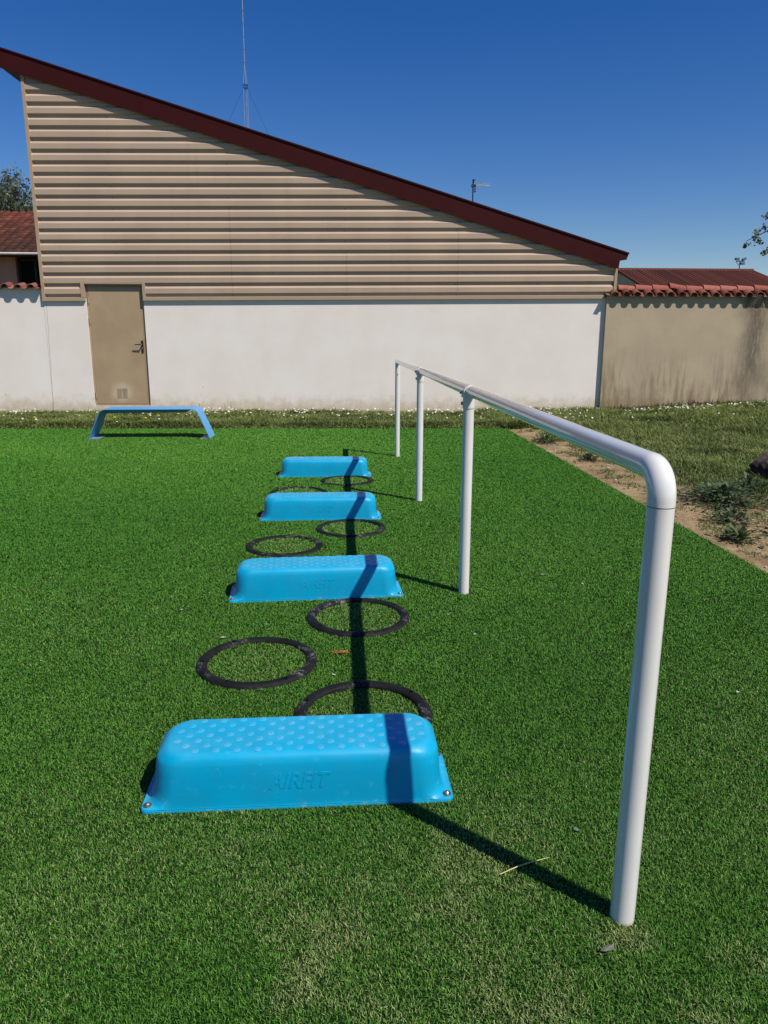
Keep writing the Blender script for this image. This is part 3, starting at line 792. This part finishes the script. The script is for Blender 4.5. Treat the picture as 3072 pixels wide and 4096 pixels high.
# ------------------------------------------------------------------ houses behind
hl = tag(empty('house', (-11, 24.2, 0)), 'pink house with old brown tiled roof showing at the left edge, behind the white wall', 'house')
def tiled_roof(name, x0, x1, eave, ridge, parent, pitch, course, amp, pal, dark=None):
    """corrugated tile roof plane between the eave (y,z) and the ridge (y,z)"""
    nxp = int(round((x1-x0)/pitch))*6; L_ = math.hypot(ridge[0]-eave[0], ridge[1]-eave[1]); nr = max(1, int(L_/course))
    u = np.linspace(x0, x1, nxp+1); prof = np.abs(np.sin((u-x0)/pitch*math.pi))*amp
    V = []; idx = []; sz = []; cs = []; m = len(u)
    dy = (ridge[0]-eave[0])/L_; dz = (ridge[1]-eave[1])/L_
    for k in range(nr):
        for t, lift in ((k*L_/nr, -.05), (k*L_/nr, .034), ((k+1)*L_/nr+.01, .0)):
            for i in range(m): V.append((u[i], eave[0]+dy*t-dz*(prof[i]+lift), eave[1]+dz*t+dy*(prof[i]+lift)))
        b = k*3*m
        tint = [random.choice(pal) for _ in range(m//6+2)]
        for e in (0, 1, 2):
            for i in range(m):
                c_ = np.array(tint[i//6])*random.uniform(.85, 1.1); f = k/nr
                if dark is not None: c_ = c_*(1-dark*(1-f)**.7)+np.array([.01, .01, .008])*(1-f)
                if amp > .1: c_ = c_*(.03+1.15*(prof[i]/amp)**2)  # rib shadows painted in: tile colour darkened in the troughs between ribs
                cs.append(tuple(c_))
        for e in (0, 1):
            for i in range(m-1): idx.extend([b+e*m+i, b+e*m+i+1, b+(e+1)*m+i+1, b+(e+1)*m+i]); sz.append(4)
    me = raw_mesh(name, np.array(V), np.array(sz), np.array(idx)); set_col(me, np.array(cs)); return link(name, me, MT['tile'], parent)
ox, oy = -11, 24.2
BROWN = [lin(*c)[:3] for c in ((118, 60, 46), (106, 54, 42), (96, 50, 40), (126, 74, 56), (84, 48, 38))]
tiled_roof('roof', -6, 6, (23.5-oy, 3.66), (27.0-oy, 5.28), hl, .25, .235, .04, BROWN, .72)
bm = bmesh.new()
box(bm, -6, 1.33, 0, .3, -.1, 3.72); box(bm, 2.35, 6, 0, .3, -.1, 3.72); box(bm, 1.33, 2.35, 0, .3, -.1, 2.2); box(bm, -6, 6, 6.5, 6.8, -.1, 3.7); box(bm, -6, -5.7, .3, 6.5, -.1, 3.7); box(bm, 5.7, 6, .3, 6.5, -.1, 3.7)
obj('wall', bm, MT['pink'], hl)
bm = bmesh.new(); prism(bm, [(-6, 3.63), (6, 3.63), (6, 3.60), (-6, 3.60)], -.7, 0); box(bm, -6, 6, .3, 6.4, 3.58, 3.7); obj('eave_soffit', bm, MT['soffit'], hl)
bm = bmesh.new(); tube(bm, [(-6, -.74, 3.635), (6, -.74, 3.635)], .035, 8); obj('gutter', bm, MT['zinc'], hl)
bm = bmesh.new()
for a, b, c_, d in ((1.33, 1.40, 2.2, 3.58), (2.28, 2.35, 2.2, 3.58), (1.81, 1.87, 2.27, 3.51), (1.40, 2.28, 3.51, 3.58), (1.40, 2.28, 2.2, 2.27)): box(bm, a, b, .16, .22, c_, d)
wf = obj('window', bm, MT['frame'], hl)
bm = bmesh.new(); box(bm, 1.40, 2.28, .185, .195, 2.27, 3.51); obj('pane', bm, MT['glass'], wf)

hR = tag(empty('house', (18.9, 40, 0)), 'low house with red ribbed tile roof beyond the beige wall, right side', 'house')
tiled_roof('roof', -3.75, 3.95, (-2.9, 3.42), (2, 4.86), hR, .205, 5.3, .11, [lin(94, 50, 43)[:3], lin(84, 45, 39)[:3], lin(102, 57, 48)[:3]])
bm = bmesh.new(); quad(bm, (-3.75, 2, 4.86), (3.95, 2, 4.86), (3.95, 6.8, 3.42), (-3.75, 6.8, 3.42)); box(bm, -3.78, 3.98, 1.82, 2.1, 4.80, 4.985)
o = obj('roof_back', bm, MT['tile'], hR); set_col(o.data, np.tile(np.array([lin(122, 72, 62)[:3]]), (len(o.data.vertices), 1)))
bm = bmesh.new(); prism(bm, [(-3.5, -.1), (3.7, -.1), (3.7, 3.45), (-3.5, 3.45)], -2.4, 6.3)
v = [bm.verts.new(p) for p in ((-3.5, -2.4, 3.45), (-3.5, 6.3, 3.45), (-3.5, 2, 4.76))]; bm.faces.new(v)
v = [bm.verts.new(p) for p in ((3.7, -2.4, 3.45), (3.7, 6.3, 3.45), (3.7, 2, 4.76))]; bm.faces.new(v)
obj('wall', bm, MT['cream'], hR)
bm = bmesh.new(); box(bm, -3.54, -3.497, 1.2, 1.75, 3.5, 3.95); obj('window', bm, MT['glass'], hR)

# ------------------------------------------------------------------ masts and aerials
mast = tag(empty('lattice_mast', (-6.5, 60, 0)), 'tall thin lattice mast with guy wires rising behind the shed roof', 'mast')
bm = bmesh.new(); base = [(-.13, -.1), (.15, -.08), (.02, .15)]
for x, y in base: tube(bm, [(x, y, 0), (x, y, 18.9), (x*.1, y*.1, 20.2)], .014, 6)
for k in range(38):
    z0_ = k*.5
    for i in range(3):
        a = base[i]; b = base[(i+1) % 3]; tube(bm, [(a[0], a[1], z0_), (b[0], b[1], z0_+.5)], .003, 4)
obj('tower', bm, MT['steel'], mast)
bm = bmesh.new()
for i in range(3):
    a = base[i]; b = base[(i+1) % 3]
    tube(bm, [(a[0]*1.1, a[1]*1.1, 18.7), (a[0]*1.1, a[1]*1.1, 19.0)], .022, 6)
    for zz in (18.75, 18.95): tube(bm, [(a[0]*1.1, a[1]*1.1, zz), (b[0]*1.1, b[1]*1.1, zz)], .022, 6)
obj('collar', bm, MT['darksteel'], mast)
bm = bmesh.new(); tube(bm, [(0, 0, 20.0), (0, 0, 29)], [.026, .022], 10); obj('pole', bm, MT['steel'], mast)
bm = bmesh.new()
bm.free()
for k in range(10):
    bm = bmesh.new(); tube(bm, [(0, 0, 20.4+k*.82), (0, 0, 20.44+k*.82)], .029, 8); obj('pole_joint', bm, MT['darksteel'], mast)
for dx, dy in ((-9.5, -2), (9.0, 4)):
    bm = bmesh.new(); tube(bm, [(.1*np.sign(dx), 0, 18.8), (dx, dy, 0)], .008, 4); obj('guy_wire', bm, MT['darksteel'], mast)
tv = tag(empty('tv_antenna', (2.91, 17, 3.2)), 'small television aerial on a thin pole above the shed roof', 'aerial'); tv.scale = (1.2, 1.2, 1.0)
bm = bmesh.new(); tube(bm, [(0, 0, -.1), (0, 0, 1.36)], .0125, 8); obj('pole', bm, MT['darksteel'], tv)
bm = bmesh.new(); d = Vector((1, .45, .09)).normalized(); sd = Vector((-.45, 1, 0)).normalized()
b0 = Vector((-.02, 0, 1.26)); tube(bm, [b0, b0+d*.38], .009, 6)
for k in range(12):
    c_ = b0+d*(.05+.028*k); L_ = .10-.004*k; tube(bm, [c_-sd*L_+Vector((0, 0, .02)), c_, c_+sd*L_+Vector((0, 0, .02))], .0042, 4)
    tube(bm, [c_-Vector((0, 0, .028-.0015*k)), c_+Vector((0, 0, .032-.0015*k))], .0035, 4)
obj('boom', bm, MT['lightgrey'], tv)
bm = bmesh.new(); tube(bm, [b0+Vector((.03, -.01, .01)), b0+Vector((.03, -.01, .10))], .006, 6); disc(bm, b0+Vector((.03, -.01, .095)), (0, 0, 1), .03, .012)
box(bm, -.03, .05, -.02, .02, 1.215, 1.27); box(bm, .02, .055, -.02, .02, 1.12, 1.14); box(bm, .02, .05, -.02, .02, 1.17, 1.185); tube(bm, [(.035, 0, 1.12), (.035, 0, 1.24)], .005, 5); obj('reflector', bm, MT['darksteel'], tv)
vp = tag(empty('vent_pipe', (3.535, 17, 3.0)), 'small pale vent cowl peeping over the maroon roof edge, right of the aerial', 'roof vent')
bm = bmesh.new(); tube(bm, [(0, 0, -.1), (0, 0, .86)], .03, 10); obj('pipe', bm, MT['lightgrey'], vp)
bm = bmesh.new(); tube(bm, [(-.055, 0, .90), (.02, 0, .90)], .022, 10); disc(bm, (.028, 0, .86), (0, 0, 1), .022, .085, 10); obj('cowl', bm, MT['lightgrey'], vp)
cb = bmesh.new(); tube(cb, [wpt(4.70, 2.535, -.06), wpt(4.74, 2.42, .3), wpt(4.80, 2.30, 1.4), wpt(4.92, 2.2, 3.4)], .004, 5)
tag(obj('cable', cb, MT['darksteel']), 'thin dark cable hanging from the low end of the maroon roof edge', 'cable')
fm = tag(empty('floodlight_mast', (42.15, 80, 0)), 'distant floodlight pole with four lamps above the right house roof', 'floodlight')
bm = bmesh.new(); tube(bm, [(.1, 0, 0), (0, 0, 9.15)], [.09, .05], 8); obj('pole', bm, MT['darksteel'], fm)
bm = bmesh.new(); tube(bm, [(-.42, 0, 9.1), (.5, 0, 9.1)], .05, 6); tube(bm, [(-.42, 0, 9.05), (-.2, 0, 8.8), (0, 0, 8.65)], .025, 5); obj('crossarm', bm, MT['darksteel'], fm)
for (x, z, tl) in ((-.32, 9.32, 0), (.42, 9.3, .35), (.30, 8.87, 0), (.68, 9.42, .35)):
    if x == .68: continue
    bm = bmesh.new(); box(bm, -.22, .22, -.12, .12, -.12, .12); bmesh.ops.bevel(bm, geom=bm.edges[:], offset=.03, segments=1, affect='EDGES')
    box(bm, -.18, .18, -.126, -.121, -.085, .085, 1)
    for v in bm.verts: v.co = Vector((v.co.x, v.co.y, v.co.z+v.co.x*tl)) + Vector((x, 0, z))
    obj('floodlight', bm, [MT['darksteel'], MT['lens']], fm)

# ------------------------------------------------------------------ trees
def tree(name, loc, trunk_pts, crown_c, crown_r, nleaf, lsize, pal, label, seed, limbs=10, extra=None):
    r_ = random.Random(seed); root = tag(empty(name, loc), label, 'tree')
    bm = bmesh.new(); rr = np.linspace(.17, .07, len(trunk_pts)).tolist(); tube(bm, trunk_pts, rr, 9)
    cc = Vector(crown_c); cl = []
    for k in range(limbs):
        t = r_.uniform(.3, 1); i = min(int(t*(len(trunk_pts)-1)), len(trunk_pts)-2); a = Vector(trunk_pts[i]).lerp(Vector(trunk_pts[i+1]), t*(len(trunk_pts)-1)-i)
        d = Vector((r_.gauss(0, 1), r_.gauss(0, 1), r_.gauss(.25, .8))).normalized()
        e = cc+Vector((d.x*crown_r[0], d.y*crown_r[1], d.z*crown_r[2]))*r_.uniform(.6, .95); mid = a.lerp(e, .5)+Vector((r_.uniform(-.2, .2), r_.uniform(-.2, .2), .15))
        tube(bm, [a, mid, e], [.05, .03, .01], 6); cl.append(e)
        for s in range(5):
            q_ = mid.lerp(e, r_.uniform(.1, 1)); f = q_+Vector((r_.gauss(0, .35), r_.gauss(0, .35), r_.gauss(.05, .3))); tube(bm, [q_, f], [.014, .005], 4); cl.append(f)
    if extra:
        for path, spots in extra:
            tube(bm, path, np.linspace(.022, .006, len(path)).tolist(), 5)
    obj('trunk', bm, MT['bark'], root, True)
    C = []; S = []
    per = nleaf//max(1, len(cl))
    for c_ in cl:
        sg = r_.uniform(.13, .30); m = int(per*r_.uniform(.5, 1.5))
        C.append(np.array(c_)+rng.normal(size=(m, 3))*sg)
    if extra:
        for path, spots in extra:
            for (p, sg, m) in spots: C.append(np.array(p)+rng.normal(size=(m, 3))*np.array([sg, sg, sg]))
    C = np.concatenate(C); n = len(C); pi = rng.integers(0, len(pal), n); cols = np.array(pal)[pi]*(.7+.6*rng.random((n, 1)))
    leaf_cards('crown', C, rng.uniform(.7, 1.3, n)*lsize, cols, MT['leaf'], root)
    return root
tree('tree', (-13.6, 34, 0), [(0, 0, -.1), (.05, 0, 2), (-.05, .1, 4), (.1, 0, 6.2)], (0, 0, 6.0), (1.75, 1.7, 1.75), 17000, .12,
     [(.085, .115, .050), (.12, .14, .08), (.06, .08, .04), (.16, .18, .12), (.14, .15, .125)], 'grey green tree rising behind the brown tiled roof, far left', 5, 26)
ex = [([(1.0-2.4, -.2, 3.6), (-1.9, -.5, 3.7), (-2.25, -.5, 3.52), (-2.55, -.5, 3.38)], [((-2.54, -.5, 3.30), .035, 18), ((-2.33, -.5, 3.44), .05, 16), ((-2.27, -.5, 3.38), .04, 14)]),
      ([(-1.4, -.2, 3.7), (-1.9, -.5, 3.75), (-2.3, -.5, 3.60)], [((-2.34, -.5, 3.56), .035, 14), ((-2.16, -.5, 3.68), .045, 14)]),
      ([(-1.4, -.2, 3.9), (-2.1, -.5, 3.98)], [((-2.12, -.5, 3.93), .04, 20)]),
      ([(-1.4, -.2, 3.4), (-2.05, -.5, 3.20)], [((-2.09, -.5, 3.18), .04, 20)])]
tree('tree', (11.6, 17.5, 0), [(0, 0, -.1), (.05, 0, 1.6), (-.05, .1, 3), (.0, 0, 4.6)], (.35, 0, 4.3), (1.25, 1.4, 1.3), 1500, .085,
     [(.05, .075, .022), (.09, .12, .03), (.035, .05, .02), (.14, .15, .05)], 'leafy branch tips of a tree reaching in at the right edge against the sky', 9, 14, ex)

# ------------------------------------------------------------------ small things on the ground
bm = bmesh.new()      # weathered stump at the right edge
box(bm, 0, .9, -.16, .16, -.05, .19); bmesh.ops.subdivide_edges(bm, edges=bm.edges[:], cuts=5, use_grid_fill=True)
for v in bm.verts:
    k = (v.co.x*13.1+v.co.y*37.7+v.co.z*23.3)
    v.co += Vector((math.sin(k*3.1)*.018-.1*max(0, v.co.z-.05), math.sin(k*5.3)*.02, math.sin(k*7.7)*.016+(.05 if v.co.y > .02 and v.co.x > .10 and v.co.z > .1 else 0)))
o = obj('weathered_log', bm, MT['wood']); o.location = (3.97, 6.70, -.03); o.rotation_euler = (0, 0, R(12))
tag(o, 'dark weathered log lying among weeds at the right edge of the photo', 'log')
def weed(x, y, r, n, hgt, label):
    a = rng.uniform(0, 6.28, n); d = np.abs(rng.normal(0, .5, n))*r; C = np.stack([x+d*np.cos(a), y+d*np.sin(a), np.zeros(n)], 1)
    C[:, 2] = soil_h(C[:, 0], C[:, 1])+rng.uniform(.01, hgt, n)*np.clip(1.1-d/r*.5, .2, 1)
    pal = np.array([(.045, .075, .036), (.07, .105, .045), (.12, .15, .085), (.08, .125, .03)])
    V = [(x, y, float(soil_h(np.array([x]), np.array([y]))[0])-.004)]; idx = []; sz = []; cs = [(.06, .06, .03)]
    for i in range(n):
        c_ = Vector(C[i]); out = (c_-Vector(V[0])); out.z = random.uniform(-.04, .05); out = (out.normalized() if out.length > 1e-5 else Vector((1, 0, 0)))
        out = (out+Vector((random.uniform(-.6, .6), random.uniform(-.6, .6), random.uniform(-.3, .5)))).normalized(); sd = out.cross(Vector((0, 0, 1))).normalized()
        L_ = random.uniform(.035, .075); W_ = L_*random.uniform(.12, .30); k = len(V); col = pal[random.randrange(4)]*random.uniform(.7, 1.3)
        up = Vector((0, 0, L_*.12))
        V += [tuple(c_), tuple(c_+sd*.003), tuple(c_+out*L_*.45+sd*W_+up), tuple(c_+out*L_), tuple(c_+out*L_*.45-sd*W_+up)]; cs += [tuple(col)]*5
        idx += [0, k+1, k, k, k+2, k+3, k+4]; sz += [3, 4]
    me = raw_mesh('weed_clump', np.array(V), np.array(sz), np.array(idx)); set_col(me, np.array(cs))
    return tag(link('weed_clump', me, MT['leaf']), label, 'weed', 'weed clumps on the bare soil')
weed(3.10, 5.75, .44, 850, .12, 'largest dark leafy weed clump on bare soil, beside the weathered log')
weed(3.55, 6.2, .28, 260, .12, 'dark weed growing against the foot of the weathered log')
weed(2.82, 5.1, .18, 150, .07, 'low ragged weed on soil between the front post and the big clump')
weed(2.62, 4.62, .14, 130, .06, 'small flat green weed touching the turf edge, lowest on the bare soil')
weed(2.70, 7.9, .14, 120, .06, 'small round weed tuft on soil seen just above the sloping rail')
weed(3.0, 4.72, .16, 120, .06, 'green weed spilling in at the right frame edge on sandy soil')
weed(2.62, 9.35, .22, 200, .07, 'weed patch at the far corner of the turf carpet')
def leafobj(name, pts, m, loc, label, cat, grp=None, curl=.004):
    bm = bmesh.new(); c_ = bm.verts.new((0, 0, curl)); vs = [bm.verts.new((x, y, random.uniform(0, curl*1.5))) for x, y in pts]
    for i in range(len(vs)): bm.faces.new((c_, vs[i], vs[(i+1) % len(vs)]))
    bmesh.ops.solidify(bm, geom=bm.faces[:], thickness=.0008)
    o = obj(name, bm, m); o.location = loc; o.rotation_euler = (random.uniform(-.08, .08), random.uniform(-.08, .08), random.uniform(-.6, .6)); return tag(o, label, cat, grp)
def oval(a, b, n=9, j=.15): return [(a*math.cos(t)*random.uniform(1-j, 1), b*math.sin(t)*random.uniform(1-j, 1)) for t in (2*math.pi*k/n for k in range(n))]
m_dry = simple('dry_leaf', (156, 160, 140), .8, .2, .3, 60); m_pale = simple('pale_leaf', (206, 206, 172), .7, .2, .2, 60)
GL = 'dry leaves fallen on the turf'
leafobj('dry_leaf', oval(.021, .009), m_dry, (.565, 1.326, .012), 'grey dry leaf on turf just in front of the front post', 'leaf', GL)
leafobj('dry_leaf', oval(.009, .006), m_dry, (.622, 1.722, .012), 'tiny grey leaf on turf up left of the front post foot', 'leaf', GL)
leafobj('dry_leaf', oval(.022, .013), m_dry, (1.122, 3.906, .014), 'greyish leaf alone on turf right of the second post', 'leaf', GL)
leafobj('pale_leaf', oval(.014, .010, 10, .05), m_pale, (-.52, 3.099, .013), 'pale round leaf behind the largest fully visible ring', 'leaf', GL)
WL = [((-.774, 3.458), 'white petal left of the second blue step'), ((1.784, 5.988), 'white petal on turf nearest the right dirt edge'), ((.59, 3.075), 'white petal right of the large ring, before the second post'),
      ((1.469, 2.472), 'white petal on turf right of the near post, mid height'), ((-.335, 4.874), 'white petal behind the ring left of the shadow, before the third step'), ((1.291, 3.739), 'white petal a little right of the grey leaf past the second post'),
      ((-.034, 2.702), 'white petal between the two nearest rings'), ((.509, 3.322), 'white petal just right of the ring before the second step')]
m_w = simple('white_petal', (226, 230, 214), .7, .2, .1, 60)
for (x, y), lb in WL: leafobj('petal', oval(.0075, .005), m_w, (x, y, .014), lb, 'petal', 'white petals scattered on the turf')
bm = bmesh.new(); tube(bm, [(-.072, -.028, .024), (-.02, -.008, .030), (.02, .008, .028), (.066, .028, .022)], [.0012, .0016, .0012, .0007], 5)
o = obj('straw', bm, simple('straw', (196, 190, 130), .7)); o.location = (.453, 1.594, -.011); tag(o, 'pale dry straw lying across the shadow of the front post', 'straw')
bm = bmesh.new()
for k in range(12):
    a = random.uniform(-.35, .35)+math.pi*(k % 2); p = Vector((random.uniform(-.03, .03), random.uniform(-.008, .008), .022)); L_ = random.uniform(.012, .034)
    tube(bm, [p, p+Vector((math.cos(a)*L_*.5, math.sin(a)*L_*.5, .006)), p+Vector((math.cos(a)*L_, math.sin(a)*L_, random.uniform(-.002, .004)))], [.0012, .003, .001], 5)
o = obj('dry_twig', bm, simple('orange_twig', (176, 106, 62), .8, .2, .3, 80)); o.location = (-.012, 2.912, -.008); tag(o, 'orange brown dry twig beside the rail shadow, right of the large ring', 'twig')
# dandelions
m_y = simple('dandelion_yellow', (236, 206, 20), .7, .2, .1, 40); m_st = simple('dandelion_stem', (88, 104, 44), .7)
DN = [(-3.40, 11.55, 'left of the bench, low at the turf edge'), (-3.05, 12.2, 'behind the left leg of the bench'), (-2.93, 11.5, 'lowest under the bench seat, left part'), (-2.84, 11.95, 'behind the bench seat, left part'),
      (-2.55, 12.05, 'behind the bench seat, left of centre'), (-2.68, 12.5, 'near the wall behind the bench, left of centre'), (-2.36, 12.86, 'tallest against the wall just under the bench seat'), (-2.10, 12.0, 'behind the bench, right of centre'),
      (-1.55, 12.3, 'behind the right leg of the bench'), (-4.6, 11.6, 'in the grass strip left of the shed door'), (4.86, 12.55, 'at the left foot of the beige wall'), (4.74, 12.6, 'at the corner where white and beige walls meet')]
for x, y, wh in DN:
    bm = bmesh.new(); zz = float(soil_h(np.array([x]), np.array([y]))[0]); hh = random.uniform(.09, .12) if y < 12.8 else .2
    tube(bm, [(0, 0, zz), (.006, 0, zz+hh)], .0025, 5, True, 1); dome(bm, (.006, 0, zz+hh-.004), .021, .016, 10)
    for v in bm.verts:
        if v.co.z > zz+hh-.006: v.co.y -= (v.co.z-zz-hh)*.8
    o = obj('dandelion', bm, [m_y, m_st]); o.location = (x, y, 0); tag(o, 'yellow dandelion '+wh, 'dandelion', 'yellow dandelions in the grass strip')
